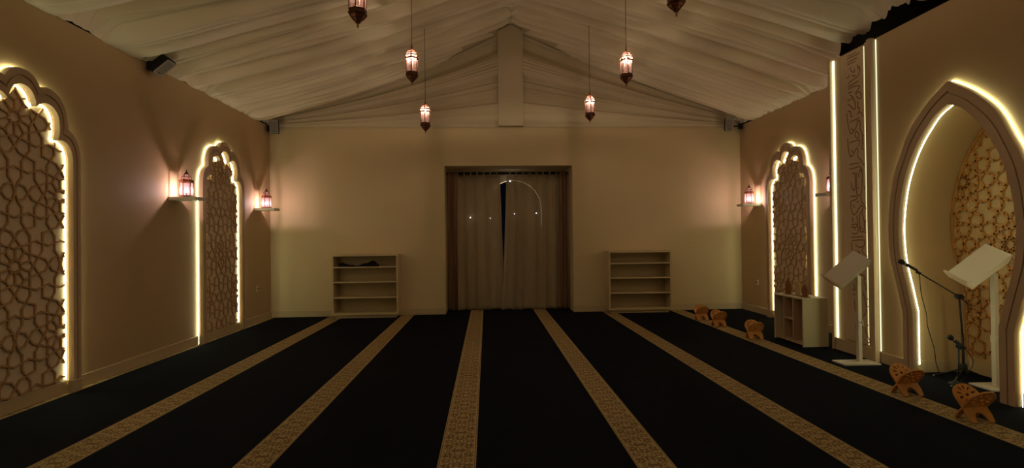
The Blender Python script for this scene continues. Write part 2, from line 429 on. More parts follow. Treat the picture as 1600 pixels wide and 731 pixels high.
# ------------------------------------------------------------------ ten-fold star lattice
def tenfold(cx, cz, y0, y1, z0, z1, s=.1506):
    def reg(n, c, R, a0): return [(c[0]+R*math.cos(a0+2*PI*k/n), c[1]+R*math.sin(a0+2*PI*k/n)) for k in range(n)]
    dg = math.radians
    segs = []
    def pic(poly, th):
        n = len(poly)
        mids = [Vector(((poly[i][0]+poly[(i+1) % n][0])/2, (poly[i][1]+poly[(i+1) % n][1])/2)) for i in range(n)]
        for i in range(n):
            v = Vector(poly[(i+1) % n]); m0 = mids[i]; m1 = mids[(i+1) % n]
            d0 = (v-m0).normalized(); d1 = (v-m1).normalized()
            ang = math.acos(max(-1, min(1, d0.dot(d1))))      # interior angle at v
            L = .5*math.sin(th)/math.sin(th+ang/2)
            c = (d0+d1); bis = -(c.normalized()) if c.length > 1e-6 else Vector((0, 0))
            q = v+bis*L
            segs.append((m0, q)); segs.append((q, m1))
    th = dg(54)
    A1 = (4.9798*math.cos(dg(54)), 4.9798*math.sin(dg(54))); A2 = (-A1[0], A1[1])
    # one cell
    for k in range(10):
        a = dg(18+36*k); b = dg(36*k+36); b0 = dg(36*k)
        Mk = Vector((1.539*math.cos(a), 1.539*math.sin(a)))
        pv = lambda r, q: Vector((r*math.cos(q), r*math.sin(q)))
        Sn, Sp, Sk = pv(.951, a+dg(36)), pv(.951, a-dg(36)), pv(.951, a)
        Qk, Qb, Pk = pv(.30, b), pv(.30, b0), pv(.46, a)
        segs += [(Mk, Sn), (Mk, Sp), (Sk, Pk), (Pk, Qk), (Pk, Qb)]
    for ang in (54, 126):
        a = dg(ang); n = Vector((math.cos(a), math.sin(a))); t = Vector((-n.y, n.x)); c = n*2.49
        pic([tuple(c+n*u+t*w) for u, w in ((-.951, -.5), (0, -.809), (.951, -.5), (.951, .5), (0, .809), (-.951, .5))], th)
    for ang in (18, 90, 162, 198, 270, 342):
        a = dg(ang); c = (2.2270*math.cos(a), 2.2270*math.sin(a))
        pic(reg(5, c, .8507, a), th)
    c = (0, 4.029)
    rv = [(c[0], c[1]-.951), (c[0]+.309, c[1]), (c[0], c[1]+.951), (c[0]-.309, c[1])]
    rm = [Vector(((rv[i][0]+rv[(i+1) % 4][0])/2, (rv[i][1]+rv[(i+1) % 4][1])/2)) for i in range(4)]
    segs += [(rm[0], rm[2]), (rm[1], rm[3])]
    out = []
    for i in range(-6, 7):
        for j in range(-6, 7):
            ox = i*A1[0]+j*A2[0]; oz = i*A1[1]+j*A2[1]
            X = cx+ox*s; Z = cz+oz*s
            if X < y0-1 or X > y1+1 or Z < z0-1 or Z > z1+1: continue
            for p, q in segs: out.append(((X+p.x*s, Z+p.y*s), (X+q.x*s, Z+q.y*s)))
    return out
def inside(p, poly):
    x, y = p; r = False; n = len(poly); j = n-1
    for i in range(n):
        xi, yi = poly[i]; xj, yj = poly[j]
        if (yi > y) != (yj > y) and x < (xj-xi)*(y-yi)/(yj-yi)+xi: r = not r
        j = i
    return r
def lattice_mesh(segs, poly, w, d0, d1, mat):
    mb = MB()
    for p, q in segs:
        N = 10; pts = [(p[0]+(q[0]-p[0])*t/N, p[1]+(q[1]-p[1])*t/N) for t in range(N+1)]
        ins = [inside(a, poly) for a in pts]
        i = 0
        while i <= N:
            if not ins[i]: i += 1; continue
            j = i
            while j < N and ins[j+1]: j += 1
            if j > i:
                a = Vector(pts[i]); b = Vector(pts[j]); d = (b-a).normalized(); a = a-d*w*.35; b = b+d*w*.35; n = Vector((-d.y, d.x))*w/2
                mb.prism([tuple(a+n), tuple(a-n), tuple(b-n), tuple(b+n)], [], d0, d1, mat)
            i = j+1
    return mb

# ------------------------------------------------------------------ lobed wall arches
OUT = [[(.59, 0), (.59, 2.04)], [(.59, 2.04), (.588, 2.15), (.566, 2.255), (.515, 2.335), (.447, 2.379)],
       [(.447, 2.379), (.446, 2.448), (.426, 2.537), (.376, 2.622), (.30, 2.675), (.225, 2.69), (.158, 2.675)],
       [(.158, 2.675), (.138, 2.71), (.096, 2.752), (.05, 2.774), (0, 2.779)]]
INN = [[(.503, 0), (.503, 2.04)], [(.503, 2.04), (.5, 2.13), (.47, 2.215), (.41, 2.26), (.342, 2.262)],
       [(.342, 2.262), (.357, 2.33), (.357, 2.405), (.34, 2.482), (.287, 2.537), (.222, 2.553), (.168, 2.536), (.128, 2.503)],
       [(.128, 2.503), (.112, 2.57), (.08, 2.62), (.04, 2.645), (0, 2.652)]]
NS = [6, 12, 16, 10]
def half(segs, ns):
    out = []
    for sg, n in zip(segs, ns): out += spline(sg, n)[(1 if out else 0):] if len(sg) > 2 else [(sg[0][0]+(sg[1][0]-sg[0][0])*k/n, sg[0][1]+(sg[1][1]-sg[0][1])*k/n) for k in range(n+1)]
    return out
def full(hf): return hf+[(-a, b) for a, b in hf[::-1][1:]]
HO, HI = half(OUT, NS), half(INN, NS)
def lerp(t): return [(a[0]+(b[0]-a[0])*t, a[1]+(b[1]-a[1])*t) for a, b in zip(HO, HI)]
def ring(h0, h1): return full(h0)+full(h1)[::-1]
def cut_low(path, z0):
    return [(a, max(b, z0)) for a, b in path]
def make_arch(side, Yc, label):
    """side -1: on the left wall facing +X ; +1: on the right wall facing -X"""
    X0 = XL if side < 0 else XR
    T = Matrix(((0, 0, -side, 0), (1, 0, 0, 0), (0, 1, 0, 0), (0, 0, 0, 1)))     # (a,b,c) -> (x = -side*c, y = a, z = b)
    root = empty('wall_arch', (X0, Yc, 0), label, 'arch', 'lobed wall arches')
    fr = MB()
    fr.prism(ring(HO, HI), [], .032, .066, T)
    fr.prism(ring(HO, lerp(.43)), [], .0655, .078, T); fr.prism(ring(lerp(.56), HI), [], .0655, .078, T)
    fr.build('frame', M['frame'], root)
    for sgn in (1, -1):
        a0, a1 = sorted((sgn*.497, sgn*.596)); MB().prism([(a0, 0), (a1, 0), (a1, BBH), (a0, BBH)], [], .03, .083, T).build('plinth', M['base'], root, bevel=.003)
    pol = full(lerp(.85))
    pol[0] = (pol[0][0], BBH+.004); pol[-1] = (pol[-1][0], BBH+.004)
    MB().prism(pol, [], .0015, .004, T).build('backing_panel', M['panelback'], root)
    pol2 = full(lerp(1.22)); pol2[0] = (pol2[0][0], BBH+.004); pol2[-1] = (pol2[-1][0], BBH+.004)
    lp = lattice_mesh(tenfold(0, 1.17, -.7, .7, 0, 2.8), pol2, .0145, .004, .018, T)
    lp.build('lattice', M['lattice'], root)
    so = full(lerp(-.05)); si = cut_low(full(lerp(1.05)), BBH+.01)
    MB().ribbon(so, .004, .016, T).ribbon(si, .004, .016, T).build('led_strip', M['led'], root, fixn=False)
    return root
aL2 = make_arch(-1, 4.345, 'lobed arch panel with star lattice on left wall, nearest, cut by the photo edge')
aL = dup(aL2, (XL, 7.57, 0), 'lobed arch panel with star lattice on left wall between two glowing shelf lanterns')
dup(aL2, (XL, 1.12, 0), 'lobed arch panel on left wall outside the picture, added for its light')  # unseen arch added for its LED light on the near walls
aR = make_arch(1, 7.72, 'lobed arch panel with star lattice on the right wall, behind the small white cabinet')
dup(aR, (XR, .89, 0), 'lobed arch panel on right wall outside the picture, added for its light')  # unseen arch continuing the row, added to brighten the near room

# ------------------------------------------------------------------ niche wall with horseshoe arch
MC = 4.305
MO = [[(.531, 0), (.531, .578)], [(.531, .578), (.605, .86), (.645, 1.0), (.676, 1.13), (.69, 1.33), (.685, 1.5), (.655, 1.75), (.60, 1.96), (.535, 2.1), (.41, 2.345), (.23, 2.53), (.115, 2.615), (0, 2.69)]]
MI = [[(.412, 0), (.412, .602)], [(.412, .602), (.470, .83), (.517, 1.0), (.545, 1.13), (.56, 1.3), (.56, 1.45), (.535, 1.65), (.49, 1.85), (.405, 2.06), (.31, 2.22), (.21, 2.34), (.125, 2.425), (0, 2.49)]]
MN = [[(.485, 0), (.487, .665)], [(.487, .665), (.553, .97), (.597, 1.12), (.62, 1.25), (.629, 1.45), (.615, 1.64), (.555, 1.875), (.462, 2.10), (.315, 2.31), (.15, 2.45), (0, 2.55)]]
def half2(sg): return half(sg, [8, 44])
KO, KI, KN = half2(MO), half2(MI), half2(MN)
TM = Matrix(((0, 0, -1, XM), (1, 0, 0, MC), (0, 1, 0, 0), (0, 0, 0, 1)))
NY0, NY1 = 2.6-MC, 5.91-MC
outer = [(NY0, 0)]+[(NY0, HW+.03), (NY1, HW+.03), (NY1, 0)]
nb = .02
kn = [(a+nb, b) for a, b in full(KN)]
wn = MB().prism(outer+kn, [], -.05, 0, TM)
wn.box(XM+.05, XR-.002, 5.86, 5.91, 0, HW+.03).box(XM+.05, XR-.002, 2.6, 2.65, 0, HW+.03)
wn.ribbon(kn, -.565, -.05, TM)
wn.prism(kn, [], -.58, -.565, TM)
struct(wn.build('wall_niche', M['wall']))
# baseboards round the niche wall (kept off the opening)
struct(MB().box(XM-.012, XM, MC+.535, 5.19, 0.0, BBH).box(XM-.012, XM, 2.6, MC-.535, 0.0, BBH).build('baseboard_niche', M['base'], bevel=.003))
nbm = MB()
nbm.prism([(-.46+nb, 0), (.46+nb, 0), (.46+nb, BBH), (-.46+nb, BBH)], [], -.564, -.552, TM)
nbm.prism([(.470+nb, 0), (.483+nb, 0), (.483+nb, BBH), (.470+nb, BBH)], [], -.564, -.055, TM)
nbm.prism([(-.470+nb, 0), (-.470+nb, BBH), (-.483+nb, BBH), (-.483+nb, 0)], [], -.564, -.055, TM)
struct(nbm.build('baseboard_niche', M['base']))
struct(MB().box(XM-.003, XM, 3.0, MC-.585, 2.02, 2.026).build('trim_2', M['frame']))
root = empty('niche_arch', (XM, MC, 0), 'tall pointed horseshoe arch frame glowing around the niche on the right', 'arch')
def klerp(t): return [(a[0]+(b[0]-a[0])*t, a[1]+(b[1]-a[1])*t) for a, b in zip(KO, KI)]
TL = Matrix(((0, 0, -1, 0), (1, 0, 0, 0), (0, 1, 0, 0), (0, 0, 0, 1)))
MB().prism(ring(KO, KI), [], .022, .055, TL).prism(ring(KO, klerp(.44)), [], .0545, .067, TL).prism(ring(klerp(.53), KI), [], .0545, .067, TL).build('frame', M['frame'], root)
MB().ribbon(full(klerp(-.045)), .003, .015, TL).build('led_strip', M['led'], root, fixn=False)
MB().ribbon(cut_low(full(klerp(1.04)), .10), .004, .016, TL).build('led_strip', M['led'], root, fixn=False)
# lattice on the niche's rear wall
TN = Matrix(((0, 0, -1, XM+.565), (1, 0, 0, MC), (0, 1, 0, 0), (0, 0, 0, 1)))
lpol = [(a*.985+nb, max(b*.992, .16)) for a, b in full(KN)]
lat = lattice_mesh(tenfold(.065, 1.243, -.8, .8, 0, 2.7), lpol, .0185, .001, .016, TN)
edge = [(a*.985+nb, max(b*.992, .16)) for a, b in full(KN)]
e2 = [(a*.958+nb, max(b*.983, .16)) for a, b in full(KN)]
i0 = 2
lat.prism(edge[i0:len(edge)-i0]+e2[i0:len(e2)-i0][::-1], [], .001, .017, TN)
o = lat.build('lattice_panel', wood('niche_lattice_wood', (.46, .215, .06), (.58, .29, .09)))
tag(o, 'orange wooden ten-point star lattice on the rear wall of the arched niche', 'lattice')

# ------------------------------------------------------------------ calligraphy pilaster left of the niche
pr = empty('calligraphy_pilaster', (XM, 5.55, 0), 'tall lit pilaster with a vertical band of engraved Arabic lettering', 'pilaster')
def P(y0, y1, x0, x1, z0, z1, mb): return mb.box(x0-XM, x1-XM, y0-5.55, y1-5.55, z0, z1)
PH = HW+.035
P(5.868, 5.90, 4.082, 4.13, 0, PH, MB()).build('side_batten', M['frame'], pr, bevel=.002)
P(5.205, 5.262, 4.068, 4.118, 0, PH, MB()).build('side_batten', M['frame'], pr, bevel=.002)
P(5.27, 5.345, 4.112, 4.13, 0, PH, MB()).build('backing_strip', M['frame'], pr)
P(5.36, 5.705, 4.108, 4.128, .155, PH-.03, MB()).build('lettering_board', M['board'], pr)
P(5.21, 5.868, 4.100, 4.13, 0, .14, MB()).build('plinth', M['base'], pr, bevel=.003)
P(5.850, 5.862, 4.118, 4.129, .03, PH-.02, MB()).build('led_strip', M['leds'], pr)
P(5.349, 5.354, 4.116, 4.127, .15, PH-.03, MB()).build('led_strip', M['ledp'], pr)
P(5.194, 5.199, 4.120, 4.129, .12, PH-.02, MB()).build('led_strip', M['ledw'], pr)
STROKES = [
    [(0.059,3.333),(0.01,3.34),(-0.106,3.338),(-0.14,3.355)],
    [(0.06,3.293),(0.011,3.301),(-0.112,3.302)],
    [(0.054,3.271),(-0.016,3.272),(-0.084,3.273)],
    [(-0.103,3.228),(-0.116,3.185),(-0.142,3.166),(-0.134,3.135),(-0.114,3.098),(-0.066,3.084),(0.003,3.071),(0.052,3.051)],
    [(-0.142,3.195),(-0.125,3.182)],
    [(-0.001,3.233),(0.0,3.199),(-0.034,3.163),(-0.061,3.164),(-0.055,3.195)],
    [(0.053,3.022),(-0.01,3.028),(-0.119,3.039)],
    [(0.049,2.991),(-0.023,2.999),(-0.098,2.997)],
    [(-0.098,2.992),(-0.131,2.977),(-0.13,2.958),(-0.103,2.946),(-0.076,2.925),(-0.075,2.906),(-0.109,2.921),(-0.142,2.902),(-0.157,2.864),(-0.14,2.839),(-0.108,2.853),(-0.082,2.885)],
    [(0.02,2.923),(-0.021,2.892),(-0.053,2.834),(-0.066,2.782),(-0.051,2.742),(-0.004,2.778),(0.051,2.832)],
    [(0.064,2.865),(-0.006,2.871),(-0.045,2.866)],
    [(-0.094,2.823),(-0.106,2.791),(-0.099,2.754),(-0.125,2.733),(-0.117,2.701),(-0.087,2.674)],
    [(0.06,2.745),(0.011,2.733),(0.009,2.701)],
    [(0.051,3.37),(-0.018,3.365),(-0.087,3.374)],
    [(0.065,3.125),(0.022,3.132),(0.029,3.153)],
    [(0.048,2.951),(0.006,2.949),(-0.029,2.953)],
    [(-0.013,3.145),(-0.04,3.117),(-0.087,3.116)],
    [(0.074,2.731),(0.056,2.597),(0.024,2.491),(-0.025,2.495),(-0.08,2.557),(-0.088,2.603),(-0.121,2.6),(-0.134,2.564),(-0.126,2.517),(-0.157,2.444),(-0.161,2.338),(-0.134,2.294)],
    [(0.035,2.617),(-0.041,2.624),(-0.135,2.631)],
    [(-0.111,2.704),(-0.156,2.674),(-0.172,2.632)],
    [(-0.072,2.5),(-0.051,2.456),(-0.081,2.416),(-0.111,2.434),(-0.098,2.475),(-0.072,2.5)],
    [(0.067,2.44),(0.056,2.308),(0.023,2.228),(-0.018,2.246),(-0.068,2.306),(-0.094,2.282),(-0.088,2.215),(-0.137,2.159),(-0.152,2.128)],
    [(0.041,2.385),(-0.036,2.39),(-0.11,2.391),(-0.122,2.364),(-0.101,2.32)],
    [(0.044,2.137),(-0.03,2.141),(-0.11,2.134)],
    [(0.048,2.088),(-0.042,2.091),(-0.122,2.094),(-0.141,2.032)],
    [(0.002,2.55),(-0.011,2.518),(-0.032,2.518)],
    [(-0.147,2.287),(-0.173,2.278)],
    [(-0.175,2.43),(-0.19,2.42)],
    [(0.008,2.3),(-0.012,2.267)],
    [(-0.162,2.117),(-0.188,2.104)],
    [(0.012,2.705),(-0.001,2.673),(-0.022,2.673)],
    [(0.001,2.03),(-0.04,2.025),(-0.036,1.854),(0.001,1.858),(0.021,1.929),(0.017,1.938)],
    [(-0.061,2.046),(-0.062,1.813),(-0.088,1.786),(-0.135,1.806),(-0.148,2.045),(-0.119,2.058),(-0.094,2.003),(-0.1,1.974)],
    [(0.037,1.777),(-0.048,1.775),(-0.067,1.749),(-0.02,1.733),(0.036,1.728)],
    [(-0.108,1.765),(-0.134,1.753),(-0.126,1.716),(-0.171,1.669),(-0.197,1.62)],
    [(0.041,1.723),(0.024,1.623),(-0.002,1.572),(-0.043,1.585),(-0.098,1.645),(-0.132,1.667),(-0.154,1.642),(-0.13,1.595),(-0.097,1.592)],
    [(-0.103,1.577),(-0.1,1.442),(-0.145,1.401)],
    [(-0.13,1.586),(-0.161,1.517),(-0.167,1.441)],
    [(-0.056,1.56),(-0.06,1.443),(0.043,1.434)],
    [(0.013,1.544),(0.007,1.484)],
    [(-0.18,1.874),(-0.185,1.861)],
    [(-0.179,1.852),(-0.184,1.84)],
    [(-0.18,1.497),(-0.194,1.487)],
    [(-0.005,1.68),(-0.024,1.65)],
    [(-0.077,1.87),(-0.097,1.858)],
    [(-0.06,1.716),(-0.086,1.704)],
    [(0.029,1.458),(-0.06,1.46),(-0.065,1.368),(0.031,1.359)],
    [(-0.101,1.464),(-0.105,1.386),(-0.158,1.386),(-0.167,1.462)],
    [(0.039,1.319),(-0.15,1.324)],
    [(0.033,1.28),(-0.129,1.29),(-0.168,1.271),(-0.161,1.233),(-0.114,1.208),(-0.054,1.217),(-0.028,1.241)],
    [(0.033,1.265),(0.029,1.171)],
    [(-0.154,1.209),(-0.126,1.165),(-0.177,1.128),(-0.205,1.105)],
    [(-0.012,1.417),(-0.032,1.407)],
    [(-0.053,1.173),(-0.099,1.145)],
    [(-0.17,1.376),(-0.193,1.368)],
    [(0.01,1.073),(-0.085,1.082),(-0.163,1.061)],
    [(-0.002,1.005),(-0.103,1.025),(-0.149,1.003),(-0.141,0.945)],
    [(-0.014,0.957),(-0.026,0.88)],
    [(-0.081,0.922),(-0.159,0.889),(-0.145,0.841)],
    [(-0.148,0.829),(-0.179,0.779),(-0.185,0.732)],
    [(-0.139,0.718),(-0.145,0.671),(-0.163,0.625),(-0.174,0.55),(-0.159,0.482),(-0.124,0.453)],
    [(-0.156,0.338),(-0.161,0.282),(-0.198,0.232),(-0.217,0.198),(-0.197,0.175),(-0.178,0.198)],
    [(0.013,0.8),(-0.003,0.762),(0.001,0.713)],
    [(0.035,0.729),(-0.03,0.745)],
    [(0.023,0.671),(-0.032,0.687),(-0.072,0.662)],
    [(0.003,0.625),(-0.007,0.499),(-0.046,0.436)],
    [(-0.05,0.582),(-0.082,0.538),(-0.073,0.421)],
    [(-0.004,0.381),(-0.015,0.275),(-0.062,0.245)],
    [(-0.14,0.202),(-0.149,0.192)],
    [(-0.191,0.368),(-0.204,0.364)],
    [(-0.193,0.652),(-0.206,0.647)],
    [(-0.071,0.363),(-0.111,0.35),(-0.103,0.291)],
    [(-0.196,0.572),(-0.206,0.566)],
]
lm = MB()
for st in STROKES:
    sm = spline(st, max(3, 5*(len(st)-1))) if len(st) > 2 else st
    lm.tube([(0, a, b) for a, b in sm], [.0035]+[.0062]*(len(sm)-2)+[.0035] if len(sm) > 2 else .0062, 6)
lm.v = [(4.108-XM+x*.35, y, z) for x, y, z in lm.v]
tag(lm.build('lettering', M['text'], pr, smooth=True), 'dark brown engraved Arabic script')

# ------------------------------------------------------------------ floating shelves and table lanterns
SHELF = [((XL, 6.37), 1, 'white floating shelf on left wall, before the farther lobed arch'),
         ((XL, 8.65), 1, 'white floating shelf on left wall beside the far left corner'),
         ((XR, 8.56), -1, 'white floating shelf on right wall beside the far right corner'),
         ((XR, 6.41), -1, 'white floating shelf on right wall, partly hidden by the calligraphy pilaster')]
SZ0, SZ1 = 1.862, 1.902
for (x, y), sg, lab in SHELF:
    x0, x1 = sorted((0, sg*.325))
    o = MB().box(x0, x1, 0, .225, SZ0, SZ1).build('wall_shelf', M['white'], bevel=.003); o.location = (x, y, 0)
    tag(o, lab, 'shelf', 'floating lantern shelves')
def hexl(prof, caps=False, n=6, rot=PI/6):
    mb = MB(); mb.lathe(prof, n, rot=rot)
    if not caps: mb.f = mb.f[:-2]
    return mb
def hexpts(r, z, rot=PI/6): return [(r*math.cos(rot+k*PI/3), r*math.sin(rot+k*PI/3), z) for k in range(6)]
def cage(mb, rings, br=.0035, bars=True):
    """hoops and corner bars for the given (radius, z) rings"""
    for r, z in rings:
        p = hexpts(r, z)
        for k in range(6): mb.tube([p[k], p[(k+1) % 6]], br, 5)
    if bars:
        for (r0, z0), (r1, z1) in zip(rings, rings[1:]):
            a, b = hexpts(r0, z0), hexpts(r1, z1)
            for k in range(6): mb.tube([a[k], b[k]], br, 5)
    return mb
def table_lantern(loc, label):
    t = empty('table_lantern', loc, label, 'lantern', 'table lanterns on the wall shelves')
    hexl([(.074, 0), (.08, .004), (.08, .014), (.07, .016)], True).build('base', M['copper'], t)
    hexl([(.071, .017), (.071, .180)]).build('glass', M['glass'], t, fixn=False)
    cage(MB(), [(.073, .017), (.073, .180)], .0042).build('frame', M['darkcopper'], t)
    hexl([(.074, .180), (.082, .186), (.076, .192), (.076, .205), (.082, .211), (.060, .216)]).build('band', M['copper'], t, fixn=False)
    hexl([(.054, .217), (.046, .25), (.026, .279)]).build('dome', M['glass'], t, fixn=False)
    cage(MB(), [(.056, .217), (.048, .25), (.028, .279)], .0032).build('dome_frame', M['darkcopper'], t)
    hexl([(.03, .278), (.024, .29), (.012, .305), (.006, .325), (.002, .342)], True).build('cap', M['darkcopper'], t)
    MB().tube([(0, 0, .016), (0, 0, .05)], .012, 10).build('candle_socket', M['copper'], t)
    MB().sphere((0, 0, .085), .012, 12, 8, (1, 1, 1.3)).build('bulb', M['bulb'], t, smooth=True)
    return t
L0 = table_lantern((XL+.155, 6.475, SZ1+.0005), 'lit copper lantern on the shelf before the farther left arch')
dup(L0, (XL+.155, 8.765, SZ1+.0005), 'lit copper lantern on the shelf by the far left corner')
dup(L0, (XR-.16, 8.67, SZ1+.0005), 'lit copper lantern on the shelf by the far right corner')
dup(L0, (XR-.15, 6.525, SZ1+.0005), 'lit copper lantern half hidden behind the calligraphy pilaster')

# ------------------------------------------------------------------ hanging lanterns
def hanging_lantern(loc, ztop, label):
    t = empty('hanging_lantern', loc, label, 'lantern', 'hanging lanterns')
    hexl([(.004, 0), (.010, .016), (.006, .026), (.013, .042), (.025, .062), (.048, .084), (.066, .104), (.072, .118)], True).build('finial', M['copper'], t)
    cage(MB(), [(.015, .044), (.028, .062), (.051, .084), (.070, .106)], .0042).build('ribs', M['darkcopper'], t)
    hexl([(.072, .112), (.084, .118), (.084, .126), (.076, .130), (.076, .146), (.082, .152), (.07, .156)]).build('lower_band', M['darkcopper'], t, fixn=False)
    hexl([(.070, .156), (.070, .325)]).build('glass', M['glass'], t, fixn=False)
    cage(MB(), [(.073, .157), (.073, .324)], .0055).build('frame', M['darkcopper'], t)
    hexl([(.072, .324), (.080, .329), (.076, .333), (.076, .358), (.081, .363), (.074, .368)]).build('upper_band', M['glass'], t, fixn=False)
    cage(MB(), [(.082, .328), (.082, .364)], .0065).build('hoops', M['darkcopper'], t)
    hexl([(.073, .368), (.066, .392), (.048, .418), (.022, .436)]).build('dome', M['glass'], t, fixn=False)
    cage(MB(), [(.075, .368), (.068, .392), (.050, .418), (.024, .436)], .0048).build('dome_frame', M['copper'], t)
    hexl([(.026, .434), (.016, .446), (.008, .47), (.004, .53), (.003, .58)], True).build('cap', M['darkcopper'], t)
    MB().tube([(0, 0, .57), (0, 0, ztop-loc[2])], .0035, 6).build('cord', M['blackp'], t)
    MB().tube([(0, 0, .358), (0, 0, .42)], .011, 10).build('bulb_socket', M['copper'], t)
    MB().sphere((0, 0, .345), .012, 12, 8, (1, 1, 1.2)).build('bulb', M['hbulb'], t, smooth=True)
    return t
HL = [((-1.083, 4.43, 3.165), 'lit hanging lantern on the left, nearest, cut by the top photo edge'),
      ((-.886, 6.27, 3.225), 'lit hanging lantern in the middle of the left row'),
      ((-.902, 7.75, 2.942), 'lit hanging lantern on the left, farthest, before the back gable'),
      ((1.695, 4.43, 3.29), 'hanging lantern on the right, nearest, only its lower tip in the picture'),
      ((1.756, 6.27, 3.215), 'lit hanging lantern in the middle of the right row'),
      ((-1.0, 2.5, 3.17), 'added hanging lantern of the left row overhead, outside the picture'),  # lanterns outside the view are added to light the near walls
      ((1.70, 2.5, 3.25), 'added hanging lantern of the right row overhead, outside the picture'),
      ((-1.0, .6, 3.17), 'added hanging lantern of the left row behind the viewer'),
      ((1.70, .6, 3.25), 'added hanging lantern of the right row behind the viewer'),
      ((1.628, 7.9, 3.13), 'lit hanging lantern on the right, farthest, before the back gable')]
for loc, lab in HL:
    dx = loc[0]-XRIDGE; k = KS_L if dx < 0 else KS_R; run = (XRIDGE-XL) if dx < 0 else (XR-XRIDGE)
    zt = ZRIDGE-abs(dx)*k-(.17 if dx < 0 else .08)*math.sin(PI*abs(dx)/run)+.07
    hanging_lantern(loc, zt, lab)

# ------------------------------------------------------------------ bookshelves
def bookshelf(x0, label):
    W, D, H = 1.135, .285, 1.105
    t = empty('bookshelf', (x0+W/2, YB-.018-D/2, 0), label, 'bookshelf', 'low open bookshelves')
    w, d = W/2, D/2
    for s in (-1, 1):
        a, b = sorted((s*w, s*(w-.03))); MB().box(a, b, -d, d, .055, H).build('side_panel', M['shelfw'], t, bevel=.002)
    MB().box(-w+.03, w-.03, -d, d, H-.032, H).build('top', M['shelfw'], t, bevel=.002)
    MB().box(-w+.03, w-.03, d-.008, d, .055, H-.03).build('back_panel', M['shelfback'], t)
    for z, th in ((.055, .036), (.345, .022), (.612, .022), (.872, .022)):
        MB().box(-w+.03, w-.03, -d+.002, d-.008, z, z+th).build('shelf', M['shelfw'], t, bevel=.002)
    MB().box(-w+.045, w-.045, -d+.05, d-.01, 0, .055).build('plinth', M['shelfw'], t)
    return t
bookshelf(-2.68, 'low cream bookshelf left of the curtain, dark cloth on its top shelf')
bookshelf(2.150, 'low cream bookshelf right of the curtain, all shelves empty')
# folded dark cloth on the left bookshelf
n = 24; mb = MB(); cv = []
for i in range(n+1):
    u = i/n
    for j in range(9):
        v = j/8
        hgt = .020+.012*math.sin(u*9+1)+.012*math.sin(u*23)*.3+(.022 if u > .72 else 0)*math.sin((u-.72)/.28*PI)
        cv.append((-.34+.68*u+.01*math.sin(v*7), -.07+.14*v+.008*math.sin(u*14), .001+1.9*max(.006, hgt)*math.sin(PI*(.08+.84*v))))
mb.v = cv+[(x, y, .0005) for x, y, z in cv]; N_ = (n+1)*9
for i in range(n):
    for j in range(8):
        a = i*9+j; mb.f += [(a, a+1, a+10, a+9), (a+N_, a+9+N_, a+10+N_, a+1+N_)]
for i in range(n):
    for e in (0, 8): a = i*9+e; mb.f.append((a, a+9, a+9+N_, a+N_))
for j in range(8):
    for e in (0, n*9): a = e+j; mb.f.append((a, a+1, a+1+N_, a+N_))
o = mb.build('folded_cloth', M['cloth'], smooth=True); o.location = (-2.225, 9.05, .8945)
tag(o, 'dark folded cloth lying on the top shelf of the left bookshelf', 'cloth')

# ------------------------------------------------------------------ small cabinet with wooden plaques
cx0, cx1, cy0, cy1, ch = 3.79, 4.105, 5.995, 6.615, .588
t = empty('low_cabinet', ((cx0+cx1)/2, (cy0+cy1)/2, 0), 'small white open cabinet standing before the right wall arch', 'cabinet')
def CB(mb, x0, x1, y0, y1, z0, z1): return mb.box(x0-(cx0+cx1)/2, x1-(cx0+cx1)/2, y0-(cy0+cy1)/2, y1-(cy0+cy1)/2, z0, z1)
CB(MB(), cx0, cx1, cy0, cy0+.018, 0, ch-.018).build('side_panel', M['cab'], t, bevel=.0015)
CB(MB(), cx0, cx1, cy1-.018, cy1, 0, ch-.018).build('side_panel', M['cab'], t, bevel=.0015)
CB(MB(), cx0, cx1, cy0, cy1, ch-.018, ch).build('top', M['cab'], t, bevel=.0015)
CB(MB(), cx0+.004, cx1-.004, cy0+.018, cy1-.018, .02, .045).build('bottom_panel', M['cabin'], t)
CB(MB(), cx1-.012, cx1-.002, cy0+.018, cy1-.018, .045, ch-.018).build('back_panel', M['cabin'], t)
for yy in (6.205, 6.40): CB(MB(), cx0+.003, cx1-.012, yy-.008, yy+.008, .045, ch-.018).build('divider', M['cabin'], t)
CB(MB(), cx0+.003, cx1-.012, 6.213, 6.392, .295, .31).build('shelf', M['cabin'], t)
def plaque(x, y, w, h, m, label, neck):
    t = empty('arch_plaque', (x, y, ch+.0005), label, 'ornament', 'wooden arch ornaments on the cabinet')
    hw = w/2
    rt = [(hw, .006), (hw, h*.52), (hw*.92, h*.62), (hw*.62, h*.73), (hw*.28, h*.82), (hw*neck, h*.90), (0, h)]
    rs = rt[:1]+spline(rt[1:], 14)
    pts = rs+[(-a, b) for a, b in rs[::-1][1:]]
    MB().prism(pts, [], -.009, .009, Matrix(((0, 0, 1, 0), (1, 0, 0, 0), (0, 1, 0, 0), (0, 0, 0, 1)))).build('arch_board', m, t, bevel=.0015)
    MB().box(-.035, .035, -hw*1.15, hw*1.15, 0, .008).build('base_plate', M['plaque'], t, bevel=.001)
plaque(3.88, 6.44, .10, .215, M['plaque'], 'tall dark wooden arch ornament, far end of the cabinet top', .16)
plaque(3.90, 6.26, .10, .205, M['plaquec'], 'pale wooden pointed arch ornament, middle of the cabinet top', .16)
plaque(3.89, 6.10, .10, .165, M['plaque'], 'short dark wooden arch ornament, near end of the cabinet top', .2)

